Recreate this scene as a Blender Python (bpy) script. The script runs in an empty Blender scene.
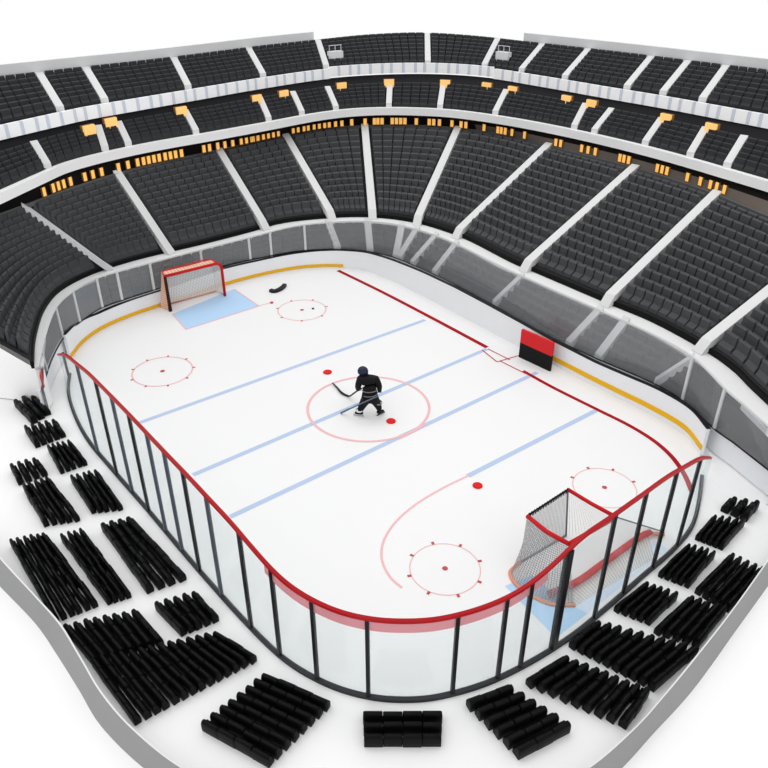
import bpy, bmesh, math, random
import numpy as np
from mathutils import Vector, Matrix
random.seed(7)
SC = bpy.context.scene
COL = SC.collection

# ------------------------------------------------------------------ camera
F_PX, HORIZON, CAM_H = 739.0, -60.0, 13.0
PITCH = math.atan((384 - HORIZON) / F_PX)
FWD = np.array([0, math.cos(PITCH), -math.sin(PITCH)])
RGT = np.array([1.0, 0, 0])
UPV = np.array([0, math.sin(PITCH), math.cos(PITCH)])
EYE = np.array([0, 0, CAM_H])


def at(x, y, z=0.0):
    """photo point -> the point of the plane at height z"""
    d = FWD + RGT * (x - 384) / F_PX + UPV * (384 - y) / F_PX
    return EYE + (z - CAM_H) / d[2] * d


def pix(P):
    v = np.asarray(P, float) - EYE
    w = v @ FWD
    return np.stack([384 + F_PX * (v @ RGT) / w, 384 - F_PX * (v @ UPV) / w], -1)


cam_d = bpy.data.cameras.new('camera')
cam_d.sensor_fit = 'HORIZONTAL'
cam_d.sensor_width = 36
cam_d.lens = F_PX / 768 * 36
cam_d.clip_end = 500
cam = bpy.data.objects.new('camera', cam_d)
COL.objects.link(cam)
cam.location = EYE
cam.rotation_euler = (math.pi / 2 - PITCH, 0, 0)
SC.camera = cam
SC.view_settings.view_transform = 'Standard'
SC.view_settings.look = 'None'
SC.cycles.max_bounces = 10
SC.cycles.transparent_max_bounces = 24

# ------------------------------------------------------------------ materials


def srgb(r, g, b):
    f = lambda c: ((c / 255 + .055) / 1.055) ** 2.4 if c / 255 > .04045 else c / 255 / 12.92
    return (f(r), f(g), f(b), 1)


def mat(name, rgb, rough=.6, spec=.3, vary=0.0, scale=3.0, metal=0.0, emit=0.0):
    m = bpy.data.materials.new(name)
    m.use_nodes = True
    nt = m.node_tree
    b = nt.nodes['Principled BSDF']
    c = srgb(*rgb)
    b.inputs['Base Color'].default_value = c
    b.inputs['Roughness'].default_value = rough
    b.inputs['Specular IOR Level'].default_value = spec * .4
    b.inputs['Metallic'].default_value = metal
    if emit:
        b.inputs['Emission Color'].default_value = c
        b.inputs['Emission Strength'].default_value = emit
    if vary:
        tc = nt.nodes.new('ShaderNodeTexCoord')
        nz = nt.nodes.new('ShaderNodeTexNoise')
        nz.inputs['Scale'].default_value = scale
        nz.inputs['Detail'].default_value = 4
        mx = nt.nodes.new('ShaderNodeMix')
        mx.data_type = 'RGBA'
        mx.inputs['A'].default_value = tuple(max(0, v * (1 - vary)) for v in c[:3]) + (1,)
        mx.inputs['B'].default_value = tuple(min(1, v * (1 + vary)) for v in c[:3]) + (1,)
        nt.links.new(tc.outputs['Object'], nz.inputs['Vector'])
        nt.links.new(nz.outputs['Fac'], mx.inputs['Factor'])
        nt.links.new(mx.outputs['Result'], b.inputs['Base Color'])
    return m


def glass_mat(name, tint, haze_rgb, haze):
    """clear sheet: mostly see-through, with a faint milky film and a soft shine"""
    m = bpy.data.materials.new(name)
    m.use_nodes = True
    nt = m.node_tree
    nt.nodes.clear()
    out = nt.nodes.new('ShaderNodeOutputMaterial')
    tr = nt.nodes.new('ShaderNodeBsdfTransparent')
    tr.inputs['Color'].default_value = srgb(*tint)
    df = nt.nodes.new('ShaderNodeBsdfDiffuse')
    df.inputs['Color'].default_value = srgb(*haze_rgb)
    gl = nt.nodes.new('ShaderNodeBsdfGlossy')
    gl.inputs['Roughness'].default_value = .15
    m1 = nt.nodes.new('ShaderNodeMixShader')
    m1.inputs[0].default_value = haze
    m2 = nt.nodes.new('ShaderNodeMixShader')
    m2.inputs[0].default_value = .03
    nt.links.new(tr.outputs[0], m1.inputs[1])
    nt.links.new(df.outputs[0], m1.inputs[2])
    nt.links.new(m1.outputs[0], m2.inputs[1])
    nt.links.new(gl.outputs[0], m2.inputs[2])
    nt.links.new(m2.outputs[0], out.inputs[0])
    return m


def net_mat(name, rgb, nu, nv, width, film=.12):
    """knotted netting: strings on a UV grid, air between"""
    m = bpy.data.materials.new(name)
    m.use_nodes = True
    nt = m.node_tree
    nt.nodes.clear()
    N, L = nt.nodes.new, nt.links.new
    out = N('ShaderNodeOutputMaterial')
    uv = N('ShaderNodeTexCoord')
    sep = N('ShaderNodeSeparateXYZ')
    L(uv.outputs['UV'], sep.inputs[0])

    def strings(sock, n):
        a = N('ShaderNodeMath'); a.operation = 'MULTIPLY'; a.inputs[1].default_value = n
        L(sock, a.inputs[0])
        f = N('ShaderNodeMath'); f.operation = 'FRACT'
        L(a.outputs[0], f.inputs[0])
        c = N('ShaderNodeMath'); c.operation = 'LESS_THAN'; c.inputs[1].default_value = width
        L(f.outputs[0], c.inputs[0])
        return c.outputs[0]
    mx = N('ShaderNodeMath'); mx.operation = 'MAXIMUM'
    L(strings(sep.outputs[0], nu), mx.inputs[0])
    L(strings(sep.outputs[1], nv), mx.inputs[1])
    mx2 = N('ShaderNodeMath'); mx2.operation = 'MAXIMUM'; mx2.inputs[1].default_value = film
    L(mx.outputs[0], mx2.inputs[0])
    tr = N('ShaderNodeBsdfTransparent')
    df = N('ShaderNodeBsdfDiffuse'); df.inputs['Color'].default_value = srgb(*rgb)
    ms = N('ShaderNodeMixShader')
    L(mx2.outputs[0], ms.inputs[0]); L(tr.outputs[0], ms.inputs[1]); L(df.outputs[0], ms.inputs[2])
    L(ms.outputs[0], out.inputs[0])
    return m


M = dict(
    floor=mat('white concourse floor', (246, 246, 246), .7, .2, .02, .6),
    ice=mat('white ice', (240, 240, 240), .45, .15, .012, .35),
    blue=mat('pale blue ice paint', (184, 202, 230), .6, .1),
    crease=mat('light blue crease paint', (184, 216, 246), .6, .1),
    creasepale=mat('very pale blue crease paint', (216, 230, 247), .6, .1),
    pink=mat('faded pink ice paint', (240, 186, 188), .6, .1),
    pinkline=mat('thin pink ice paint', (236, 180, 182), .6, .1),
    redpaint=mat('dark red ice paint', (168, 20, 32), .6, .1),
    tick=mat('red tick paint', (196, 84, 88), .6, .1),
    reddot=mat('bright red disc', (222, 24, 28), .45, .3),
    board=mat('white dasher board', (238, 240, 243), .5, .3, .02, 1.5),
    yellow=mat('yellow kick strip', (236, 180, 30), .5, .3),
    blackcap=mat('black cap rail', (22, 22, 24), .4, .4),
    redrail=mat('red top rail', (168, 8, 20), .35, .4),
    darkrail=mat('charcoal base rail', (52, 54, 58), .5, .3),
    post=mat('black upright', (20, 21, 24), .4, .4),
    slate=mat('slate grey upright', (72, 80, 92), .4, .4),
    greypost=mat('pale grey upright', (205, 207, 208), .5, .3),
    glass=glass_mat('near rink glass', (250, 252, 252), (236, 242, 246), .055),
    pinkreflect=glass_mat('painted pink reflection', (245, 190, 196), (232, 180, 186), .45),
    farglass=glass_mat('far rink glass', (246, 247, 248), (196, 198, 200), .15),
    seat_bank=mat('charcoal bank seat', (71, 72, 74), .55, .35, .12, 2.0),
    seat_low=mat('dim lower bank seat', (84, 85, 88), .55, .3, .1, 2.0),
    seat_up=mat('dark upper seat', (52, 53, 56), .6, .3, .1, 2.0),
    seat=mat('black moulded seat', (9, 9, 10), .5, .28),
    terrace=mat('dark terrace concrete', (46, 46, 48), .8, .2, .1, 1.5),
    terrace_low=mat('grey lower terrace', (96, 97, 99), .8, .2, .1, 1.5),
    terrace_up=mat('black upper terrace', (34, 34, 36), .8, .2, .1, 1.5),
    aisle=mat('pale aisle concrete', (224, 224, 224), .7, .2, .03, 2.0),
    walk=mat('light walkway concrete', (232, 232, 232), .7, .2, .02, 1.0),
    fascia=mat('white fascia', (252, 252, 252), .5, .3, .02, 1.0),
    greywall=mat('grey rear wall', (226, 227, 228), .6, .3, .06, .4),
    conc=mat('black concourse wall', (20, 18, 17), .8, .2),
    concgrey=mat('taupe concourse wall', (104, 94, 88), .8, .2, .1, 1.0),
    curb=mat('black curb', (14, 14, 15), .6, .3),
    amber=mat('amber lamp', (246, 186, 98), .5, .2, emit=.55),
    amberframe=mat('brown lamp frame', (150, 108, 60), .6, .2),
    portal=mat('warm doorway glow', (238, 188, 116), .5, .2, emit=.55),
    parapet=mat('grey parapet', (150, 150, 151), .6, .3, .08, .5),
    lip=mat('light parapet lip', (226, 226, 226), .6, .3),
    ribbonw=mat('white ribbon panel', (250, 251, 253), .4, .3, emit=.12),
    ribbonb=mat('pale blue ribbon panel', (222, 229, 241), .4, .3),
    netred=mat('red goal tube', (200, 22, 30), .4, .4),
    netdark=mat('dark goal post', (60, 20, 22), .4, .4),
    peachtube=mat('faded orange tube', (222, 150, 124), .5, .3),
    greytube=mat('grey goal tube', (120, 122, 126), .5, .3),
    cordblack=mat('black lacing', (28, 28, 30), .6, .3),
    panelred=mat('red sign panel', (214, 40, 44), .5, .3),
    panelblack=mat('black sign panel', (18, 18, 20), .5, .3),
    uniform=mat('black hockey uniform', (17, 17, 19), .6, .35, .25, 9.0),
    stripe=mat('grey uniform band', (128, 128, 132), .6, .3),
    helmet=mat('dark navy helmet', (38, 40, 66), .25, .5),
    skin=mat('skin', (190, 150, 128), .6, .3),
    skate=mat('black skate boot', (14, 14, 16), .35, .5),
    steel=mat('skate blade steel', (150, 154, 160), .3, .5, metal=.6),
    stick=mat('black stick', (30, 32, 36), .4, .4),
    stickgrey=mat('blue grey stick', (96, 106, 124), .4, .4),
    white=mat('white tape', (225, 225, 228), .6, .3),
)
M['netwhite'] = net_mat('white cord netting', (232, 230, 226), 34, 22, .24, .50)
M['netpeach'] = net_mat('peach cord netting', (240, 192, 164), 16, 16, .40, .55)
M['netgrey'] = net_mat('fine grey netting', (150, 152, 154), 30, 30, .26, .10)
M['netpale'] = net_mat('pale netting', (226, 226, 224), 30, 22, .14, .08)

# ------------------------------------------------------------------ building helpers


def link(name, me, parent=None, mats=()):
    o = bpy.data.objects.new(name, me)
    COL.objects.link(o)
    if parent is not None:
        o.parent = parent
    for m in mats:
        me.materials.append(M[m])
    return o


def tag(o, label=None, cat=None, group=None, kind=None):
    for k, v in (('label', label), ('category', cat), ('group', group), ('kind', kind)):
        if v:
            o[k] = v
    return o


def empty(name, loc=(0, 0, 0), rz=0):
    o = bpy.data.objects.new(name, None)
    o.empty_display_size = .1
    o.location = loc
    o.rotation_euler = (0, 0, rz)
    COL.objects.link(o)
    return o


def part(name, bm, mats, parent):
    """bm is in world space; the parent is an unrotated Empty or mesh at some spot"""
    if isinstance(mats, str):
        mats = (mats,)
    if parent is not None:
        off = Vector((0, 0, 0))
        p = parent
        while p is not None:
            off += p.location
            p = p.parent
        bmesh.ops.translate(bm, verts=bm.verts, vec=-off)
    bmesh.ops.recalc_face_normals(bm, faces=bm.faces) if bm.faces else None
    me = bpy.data.meshes.new(name)
    bm.to_mesh(me)
    bm.free()
    return link(name, me, parent, mats)


def NB():
    return bmesh.new()


def smooth(o, ang=40):
    for p in o.data.polygons:
        p.use_smooth = True
    return o


def crv(pts, n=120, closed=False):
    """Catmull-Rom through the points, resampled evenly to n points"""
    P = np.array([np.array(p, float) for p in pts])
    k = len(P)
    out = []
    rng = range(k if closed else k - 1)
    for i in rng:
        if closed:
            p0, p1, p2, p3 = P[i - 1], P[i], P[(i + 1) % k], P[(i + 2) % k]
        else:
            p0 = P[i - 1] if i > 0 else 2 * P[0] - P[1]
            p1, p2 = P[i], P[i + 1]
            p3 = P[i + 2] if i + 2 < k else 2 * P[-1] - P[-2]
        d01 = max(np.linalg.norm(p1 - p0), 1e-6) ** .5
        d12 = max(np.linalg.norm(p2 - p1), 1e-6) ** .5
        d23 = max(np.linalg.norm(p3 - p2), 1e-6) ** .5
        t0, t1, t2, t3 = 0, d01, d01 + d12, d01 + d12 + d23
        for t in np.linspace(t1, t2, 14, endpoint=False):
            A1 = (t1 - t) / (t1 - t0) * p0 + (t - t0) / (t1 - t0) * p1
            A2 = (t2 - t) / (t2 - t1) * p1 + (t - t1) / (t2 - t1) * p2
            A3 = (t3 - t) / (t3 - t2) * p2 + (t - t2) / (t3 - t2) * p3
            B1 = (t2 - t) / (t2 - t0) * A1 + (t - t0) / (t2 - t0) * A2
            B2 = (t3 - t) / (t3 - t1) * A2 + (t - t1) / (t3 - t1) * A3
            out.append((t2 - t) / (t2 - t1) * B1 + (t - t1) / (t2 - t1) * B2)
    out.append(P[0] if closed else P[-1])
    return resample(np.array(out), n)


def resample(Q, n):
    Q = np.asarray(Q, float)
    s = np.r_[0, np.cumsum(np.linalg.norm(np.diff(Q, axis=0), axis=1))]
    t = np.linspace(0, s[-1], n)
    return np.stack([np.interp(t, s, Q[:, i]) for i in range(Q.shape[1])], 1)


class Curve:
    """a resampled curve with an arc-length parameter from 0 to 1"""

    def __init__(self, pts, n=400, raw=False):
        self.P = np.asarray(pts, float) if raw else crv(pts, n)
        s = np.r_[0, np.cumsum(np.linalg.norm(np.diff(self.P, axis=0), axis=1))]
        self.len = s[-1]
        self.s = s / s[-1]

    def __call__(self, t):
        return np.stack([np.interp(t, self.s, self.P[:, i]) for i in range(self.P.shape[1])], -1)

    def near_px(self, x, y):
        q = pix(self.P)
        return self.s[np.argmin((q[:, 0] - x) ** 2 + (q[:, 1] - y) ** 2)]

    def near_x(self, x):
        q = pix(self.P)
        return self.s[np.argmin(abs(q[:, 0] - x))]

    def near(self, p):
        return self.s[np.argmin(np.linalg.norm(self.P[:, :2] - np.asarray(p)[:2], axis=1))]

    def sub(self, t0, t1, n):
        return self(np.linspace(t0, t1, n))


def normals(P):
    """horizontal unit normal (left of travel) of a polyline"""
    T = np.gradient(P[:, :2], axis=0)
    T /= np.linalg.norm(T, axis=1)[:, None] + 1e-9
    return np.stack([-T[:, 1], T[:, 0], np.zeros(len(T))], 1)


def loft(bm, curves, close=False, mi=0, mis=None):
    """a skin over several curves with the same number of points"""
    rows = [[bm.verts.new(p) for p in c] for c in curves]
    pairs = list(zip(rows[:-1], rows[1:]))
    if close:
        pairs.append((rows[-1], rows[0]))
    for a, b in pairs:
        for i in range(len(a) - 1):
            f = bm.faces.new((a[i], a[i + 1], b[i + 1], b[i]))
            f.material_index = mis(i) if mis else mi
    return rows


def capped(bm, curves, mi=0):
    """a closed-section sweep: curves are the corners of the section"""
    rows = loft(bm, curves, close=True, mi=mi)
    for e in (0, -1):
        f = bm.faces.new([r[e] for r in rows])
        f.material_index = mi


def bar(bm, P, w, h, z0=0.0, mi=0):
    """a rectangular rail of width w, height h along P, its underside z0 above P"""
    P = np.asarray(P, float)
    n = normals(P) * (w / 2)
    a, b = np.array([0, 0, z0]), np.array([0, 0, z0 + h])
    capped(bm, [P - n + a, P + n + a, P + n + b, P - n + b], mi)


def strip(bm, P, w, z=0.0, mi=0):
    P = np.asarray(P, float)
    n = normals(P) * (w / 2)
    loft(bm, [P - n + [0, 0, z], P + n + [0, 0, z]], mi=mi)


def tube(bm, P, r, sides=8, closed=False, mi=0):
    P = [Vector(p) for p in P]
    k = len(P)
    rings = []
    prev = None
    for i, p in enumerate(P):
        if closed:
            t = (P[(i + 1) % k] - P[i - 1]).normalized()
        else:
            t = (P[min(i + 1, k - 1)] - P[max(i - 1, 0)]).normalized()
        if prev is None:
            a = t.orthogonal().normalized()
        else:
            a = (prev - t * prev.dot(t)).normalized()
        prev = a
        b = t.cross(a)
        rr = r[i] if hasattr(r, '__len__') else r
        rings.append([bm.verts.new(p + (a * math.cos(q) + b * math.sin(q)) * rr)
                      for q in [2 * math.pi * j / sides for j in range(sides)]])
    m = k if closed else k - 1
    for i in range(m):
        A, B = rings[i], rings[(i + 1) % k]
        for j in range(sides):
            f = bm.faces.new((A[j], A[(j + 1) % sides], B[(j + 1) % sides], B[j]))
            f.material_index = mi
            f.smooth = True
    if not closed:
        bm.faces.new(rings[0]).material_index = mi
        bm.faces.new(rings[-1]).material_index = mi


def box(bm, c, sx, sy, sz, rz=0.0, mi=0, bevel=0.0):
    """box standing on c (centre of its base)"""
    g = bmesh.ops.create_cube(bm, size=1)
    vs = g['verts']
    bmesh.ops.scale(bm, vec=(sx, sy, sz), verts=vs)
    bmesh.ops.translate(bm, vec=(0, 0, sz / 2), verts=vs)
    bmesh.ops.rotate(bm, cent=(0, 0, 0), matrix=Matrix.Rotation(rz, 3, 'Z'), verts=vs)
    bmesh.ops.translate(bm, vec=c, verts=vs)
    fs = {f for v in vs for f in v.link_faces}
    for f in fs:
        f.material_index = mi
    if bevel:
        es = {e for v in vs for e in v.link_edges}
        bmesh.ops.bevel(bm, geom=list(es), offset=bevel, segments=2, affect='EDGES', profile=.5)


def disc(bm, c, r, z, seg=24, mi=0, ry=None):
    vs = [bm.verts.new((c[0] + r * math.cos(2 * math.pi * i / seg), c[1] + (ry or r) * math.sin(2 * math.pi * i / seg), z)) for i in range(seg)]
    bm.faces.new(vs).material_index = mi


ORD = ['first', 'second', 'third', 'fourth', 'fifth', 'sixth', 'seventh', 'eighth', 'ninth', 'tenth', 'eleventh', 'twelfth', 'thirteenth',
       'fourteenth', 'fifteenth', 'sixteenth', 'seventeenth', 'eighteenth', 'nineteenth']
TENS = {2: 'twent', 3: 'thirt', 4: 'fort', 5: 'fift', 6: 'sixt', 7: 'sevent', 8: 'eight', 9: 'ninet'}


def ordinal(n):
    """1 -> first"""
    if n < 20:
        return ORD[n - 1]
    t, u = divmod(n, 10)
    return TENS[t] + 'ieth' if u == 0 else TENS[t] + 'y-' + ORD[u - 1]


# ------------------------------------------------------------------ world, sun
W = bpy.data.worlds.new('World')
SC.world = W
W.use_nodes = True
bg = W.node_tree.nodes['Background']
bg.inputs['Color'].default_value = (1, 1, 1, 1)
bg.inputs['Strength'].default_value = 1.0


def sun(name, direction, strength, angle, color=(1, 1, 1)):
    d = bpy.data.lights.new(name, 'SUN')
    d.energy, d.angle, d.color = strength, angle, color
    o = bpy.data.objects.new(name, d)
    o.rotation_euler = Vector(direction).to_track_quat('-Z', 'Y').to_euler()
    o.location = (0, 20, 30)
    COL.objects.link(o)


sun('overhead_light', (.25, -.35, -1), .55, math.radians(35))

# ------------------------------------------------------------------ ground and ice
bm = NB()
vs = [bm.verts.new(p) for p in ((-70, -30, -.03), (70, -30, -.03), (70, 80, -.03), (-70, 80, -.03))]
bm.faces.new(vs)
tag(part('floor', bm, 'floor', None), 'white concourse floor around the rink', kind='structure')

NEAR_PX = [(70, 374), (68.5, 391), (74, 413), (88, 440), (112, 469), (146, 508), (203, 575), (260, 637), (288, 662), (318, 680), (345, 691), (375, 698), (402, 700),
           (430, 698.5), (460, 692), (485, 684), (510, 673), (543, 655), (576, 633), (610, 605), (643, 576), (675, 548), (692, 526), (699, 500), (702, 476)]
FAR_PX = [(700, 455), (683, 434), (650, 414), (620, 399), (592, 385), (552, 364), (510, 342), (487, 330), (453, 312), (419, 294), (385, 278), (362, 270),
          (336, 267), (301, 268.5), (265, 275), (230, 284), (195, 295), (162, 306), (130, 317), (101, 330), (82, 344), (71, 358)]
NEAR = [at(*p) for p in NEAR_PX]
FAR = [at(*p) for p in FAR_PX]
ice_edge = crv(NEAR + FAR, 260, closed=True)[:-1]
bm = NB()
vs = [bm.verts.new((p[0], p[1], 0)) for p in ice_edge]
lo = [bm.verts.new((p[0], p[1], -.03)) for p in ice_edge]
bm.faces.new(vs)
for i in range(len(vs)):
    bm.faces.new((vs[i - 1], vs[i], lo[i], lo[i - 1]))
ice = part('floor_ice', bm, 'ice', None)
tag(ice, 'white ice surface of the hockey rink', kind='structure')


def line_px(a, b, n=24):
    return np.linspace(at(*a), at(*b), n)


for a, b in (((139, 423), (425, 320)), ((193, 475), (487, 349)), ((230, 517), (537, 372.5)), ((468, 476), (597, 410))):
    bm = NB()
    strip(bm, line_px(a, b), .17, .004)
    part('blue_line', bm, 'blue', ice)
bm = NB()
strip(bm, crv([at(*p) for p in ((338, 270.5), (382, 292), (430, 317), (487, 347.5))], 60), .19, .006)
part('boundary_line', bm, 'redpaint', ice)
bm = NB()
strip(bm, crv([at(*p) for p in ((523, 371), (552, 387), (596, 409), (630, 426), (654, 441), (671, 456), (684, 474), (692, 492))], 80), .15, .006)
part('boundary_line', bm, 'redpaint', ice)
bm = NB()
for a, b in (((482, 350), (497, 362)), ((497, 362), (521, 355)), ((488, 349), (510, 360)), ((500, 361), (526, 374))):
    strip(bm, line_px(a, b, 6), .055, .007)
part('gate_marking', bm, 'tick', ice)
# centre ring
c0 = at(368.5, 407.0)
bm = NB()
ang = np.linspace(0, 2 * math.pi, 97)
strip(bm, np.stack([c0[0] + 1.97 * np.cos(ang), c0[1] + 1.93 * np.sin(ang), 0 * ang], 1), .085, .008)
part('center_circle', bm, 'pink', ice)
bm = NB()
strip(bm, crv([at(*p) for p in ((470, 475), (445, 487), (415, 505), (394, 524), (383, 543), (382, 560), (390, 577), (402, 588))], 60), .06, .006)
part('pink_arc', bm, 'pink', ice)
bm = NB()
strip(bm, crv([at(*p) for p in ((426, 424), (415, 431), (400, 438.5))], 20), .06, .009)
part('pink_arc', bm, 'pink', ice)
# face-off circles: ring, ticks and spot
for (cx, cy, r, w, rdot, ticks) in ((162.5, 371.2, 1.03, .045, .085, 9), (302, 310, .98, .04, .08, 7), (445, 568.5, .85, .022, .07, 8), (604.5, 487.5, .86, .024, .07, 8)):
    c = at(cx, cy)
    bm = NB()
    strip(bm, np.stack([c[0] + r * np.cos(ang), c[1] + r * np.sin(ang), 0 * ang], 1), w, .006, 0)
    ring = part('face_off_circle', bm, 'pinkline', ice)
    bm = NB()
    for k in range(ticks):
        q = 2 * math.pi * (k + .35) / ticks
        d = np.array([math.cos(q), math.sin(q), 0])
        strip(bm, np.array([c + d * (r + .0), c + d * (r + .10)]), .07, .008)
    part('tick_mark', bm, 'tick', ring)
    bm = NB()
    disc(bm, c, rdot, .009)
    part('face_off_spot', bm, 'tick', ring)
# creases
bm = NB()
q = [at(*p) for p in ((172.5, 314), (234, 289), (259, 306), (186, 329.5))]
bm.faces.new([bm.verts.new(p + [0, 0, .004]) for p in q])
cr = part('goal_crease', bm, 'crease', ice)
bm = NB()
strip(bm, np.array(q[1:3]), .05, .008)
strip(bm, np.array(q[2:4]), .05, .008)
strip(bm, np.array([q[3], q[0]]), .05, .008)
strip(bm, np.array([at(259, 306), at(270, 303)]), .04, .008)
part('crease_outline', bm, 'pink', cr)
for pts_, m_ in ((((505, 586), (556, 638), (588, 613), (566, 604), (532, 575)), 'crease'), (((588, 613), (668, 549), (655, 541), (600, 590), (566, 604)), 'creasepale')):
    bm = NB()
    bm.faces.new([bm.verts.new(at(*p) + [0, 0, .004]) for p in pts_])
    part('goal_crease', bm, m_, ice)

# ------------------------------------------------------------------ far dasher boards
BT = [(64, 1.0), (102, .66), (161, .66), (225, .76), (260, .72), (301, .75), (351, .82), (385, .95), (419, 1.04), (453, 1.08), (487, 1.03), (552, .88), (592, .86),
      (654, .95), (682, .92), (710, .92)]
farC = Curve(FAR[::-1], 500)     # left to right
boards = empty('dasher_boards', farC(.5))
tag(boards, 'low white rink boards with black cap curving around the far side of the ice', 'rink boards')


def board_h(P):
    x = pix(P)[:, 0]
    return np.interp(x, [b[0] for b in BT], [b[1] for b in BT])


P = farC.sub(0, 1, 200)
nrm = normals(P)           # left of travel = outward on the far side
zh = board_h(P)
Z = lambda v: np.stack([0 * v, 0 * v, v], 1)
bm = NB()
capped(bm, [P, P + Z(zh), P + nrm * .1 + Z(zh), P + nrm * .1])
bb = part('board_panel', bm, 'board', boards)
bm = NB()
Pc = P + nrm * .05 + Z(zh)
bar(bm, Pc, .13, .03)
part('cap_rail', bm, 'blackcap', boards)
for x0, x1, za, zb in ((68, 344, .02, .15), (552, 705, .17, .34)):
    Q = farC.sub(farC.near_x(x0), farC.near_x(x1), 90) - 0
    n2 = normals(Q)
    bm = NB()
    capped(bm, [Q - n2 * .025 + [0, 0, za], Q - n2 * .025 + [0, 0, zb], Q + n2 * .005 + [0, 0, zb], Q + n2 * .005 + [0, 0, za]])
    part('kick_strip', bm, 'yellow', boards)

# red and black panel standing against the boards
pa, pb = at(518.5, 357), at(549.5, 371.5)
d = (pb - pa) / np.linalg.norm(pb - pa)
nn = np.array([-d[1], d[0], 0])
gate = empty('sign_panel', (pa + pb) / 2)
tag(gate, 'upright panel, red above and black below, standing before the far boards', 'panel')
for nm, z0, z1, mt in (('lower_panel', 0, .60, 'panelblack'), ('upper_panel', .60, 1.12, 'panelred')):
    bm = NB()
    A = np.array([pa, pb])
    o = nn * .1
    capped(bm, [A + [0, 0, z0], A + [0, 0, z1], A + o + [0, 0, z1], A + o + [0, 0, z0]])
    part(nm, bm, mt, gate)

# ------------------------------------------------------------------ near rink glass
nearC = Curve(NEAR, 600)
HT = [(0.0, 1.15), (66, 1.15)]
hs = [((70, 374), .95), ((68.5, 391), 1.3), ((74, 413), 2.15), ((88, 440), 2.95), ((112, 469), 3.15), ((203, 575), 3.05), ((246, 622), 2.9), ((275, 651), 2.6), ((300, 670), 2.36),
      ((345, 691), 2.26), ((402, 700), 2.27), ((460, 692), 2.28), ((510, 673), 2.38), ((540, 656), 2.70), ((562, 642), 3.08), ((600, 614), 3.06), ((643, 576), 3.0), ((675, 548), 2.8), ((692, 526), 2.2), ((699, 500), 1.3), ((702, 476), .95)]
hT = [nearC.near_px(*p) for p, _ in hs]
hZ = [z for _, z in hs]


def gh(t):
    return np.interp(t, hT, hZ)


ghs_t = np.linspace(0, 1, 241)
ghs_v = gh(ghs_t)
ker = np.hanning(13); ker /= ker.sum()
ghs_v = np.convolve(np.pad(ghs_v, 6, mode='edge'), ker, 'valid')
gh = lambda t: np.interp(t, ghs_t, ghs_v)

glassT = empty('rink_glass', nearC(.5))
tag(glassT, 'tall clear glass screen with red top rail wrapping the near side of the rink', 'rink glass')
tt = np.linspace(0, 1, 260)
P = nearC(tt)
top = P + Z(gh(tt))
_tx = pix(top)[:, 0]
_i0, _i1 = int(np.argmin(_tx[:60])), 200 + int(np.argmax(_tx[200:]))
bm = NB()
bar(bm, top[_i0 + 3:_i1 - 3], .075, .07, -.035)
part('top_rail', bm, 'redrail', glassT)
bm = NB()
bar(bm, P, .10, .08, -.03)
part('base_rail', bm, 'darkrail', glassT)
# reflection in the glass, painted as a pink strip under the rail at the front corner
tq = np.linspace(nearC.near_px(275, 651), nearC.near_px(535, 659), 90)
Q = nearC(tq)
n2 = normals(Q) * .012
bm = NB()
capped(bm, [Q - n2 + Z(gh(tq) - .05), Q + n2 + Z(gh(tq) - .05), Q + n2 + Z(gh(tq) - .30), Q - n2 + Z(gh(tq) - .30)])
part('reflection_strip', bm, 'pinkreflect', glassT)
# posts: where the photo shows their heads along the rail
tcurve = Curve(top, raw=True)
postx = [(67, 373, 0), (78, 362, 0), (93, 380, 0), (110, 397, 0), (128.6, 415, 0), (146, 433, 0), (164, 449, 1), (184, 469, 0), (207, 496, 0), (237, 530, 0), (272, 567, 0), (311, 603, 0),
         (369, 619, 0), (456, 616, 0), (506, 598, 0), (532, 578, 0), (566, 546, 2), (616, 516, 0), (648, 492, 0), (676, 471, 0), (700, 454, 0)]
topx = pix(top)
tpost = []
for i, (x, y, kind) in enumerate(postx):
    k = np.argmin((topx[:, 0] - x) ** 2 + (topx[:, 1] - y) ** 2)
    t = tt[k]
    if i == 0:
        t = 0.012
    if tpost and t - tpost[-1] < .012:
        t = tpost[-1] + .02
    tpost.append(t)
    p = nearC(t)
    bm = NB()
    w = {0: .075, 1: .075, 2: .13}[kind]
    tang = nearC(min(t + .004, 1)) - nearC(max(t - .004, 0))
    box(bm, Vector(p) + Vector((0, 0, .03)), w, w, float(gh(t)) - .06, math.atan2(tang[1], tang[0]))
    part('post', bm, 'slate' if i in (1, 3, 5, 6, 8) else 'post', glassT)
edges = [0.0] + tpost[0:] + [1.0]
for a, b in zip(edges[:-1], edges[1:]):
    if b - a < .004:
        continue
    u = np.linspace(a + .0012, b - .0012, 14)
    Q = nearC(u)
    n2 = normals(Q) * .008
    hh = gh(u) - .04
    bm = NB()
    capped(bm, [Q - n2 + [0, 0, .12], Q + n2 + [0, 0, .12], Q + n2 + Z(hh), Q - n2 + Z(hh)])
    part('glass_panel', bm, 'glass', glassT)

# ------------------------------------------------------------------ the bowl: ring curves


def ring(px, z, e0=0.0, e1=0.0, lead=(), tail=()):
    P = [at(x, y, z(x) if callable(z) else z) for x, y in px]
    C = crv(P, 400)
    out = []
    if e0:
        d = C[0] - C[12]
        d /= np.linalg.norm(d)
        out.append(C[0] + d * e0)
    out = [np.array(p, float) for p in lead] + out
    body = list(C[::4]) + [C[-1]]
    fin = []
    if e1:
        d = C[-1] - C[-13]
        d /= np.linalg.norm(d)
        fin.append(C[-1] + d * e1)
    fin += [np.array(p, float) for p in tail]
    return Curve(resample(np.array(out + body + fin), 600), raw=True)


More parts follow.
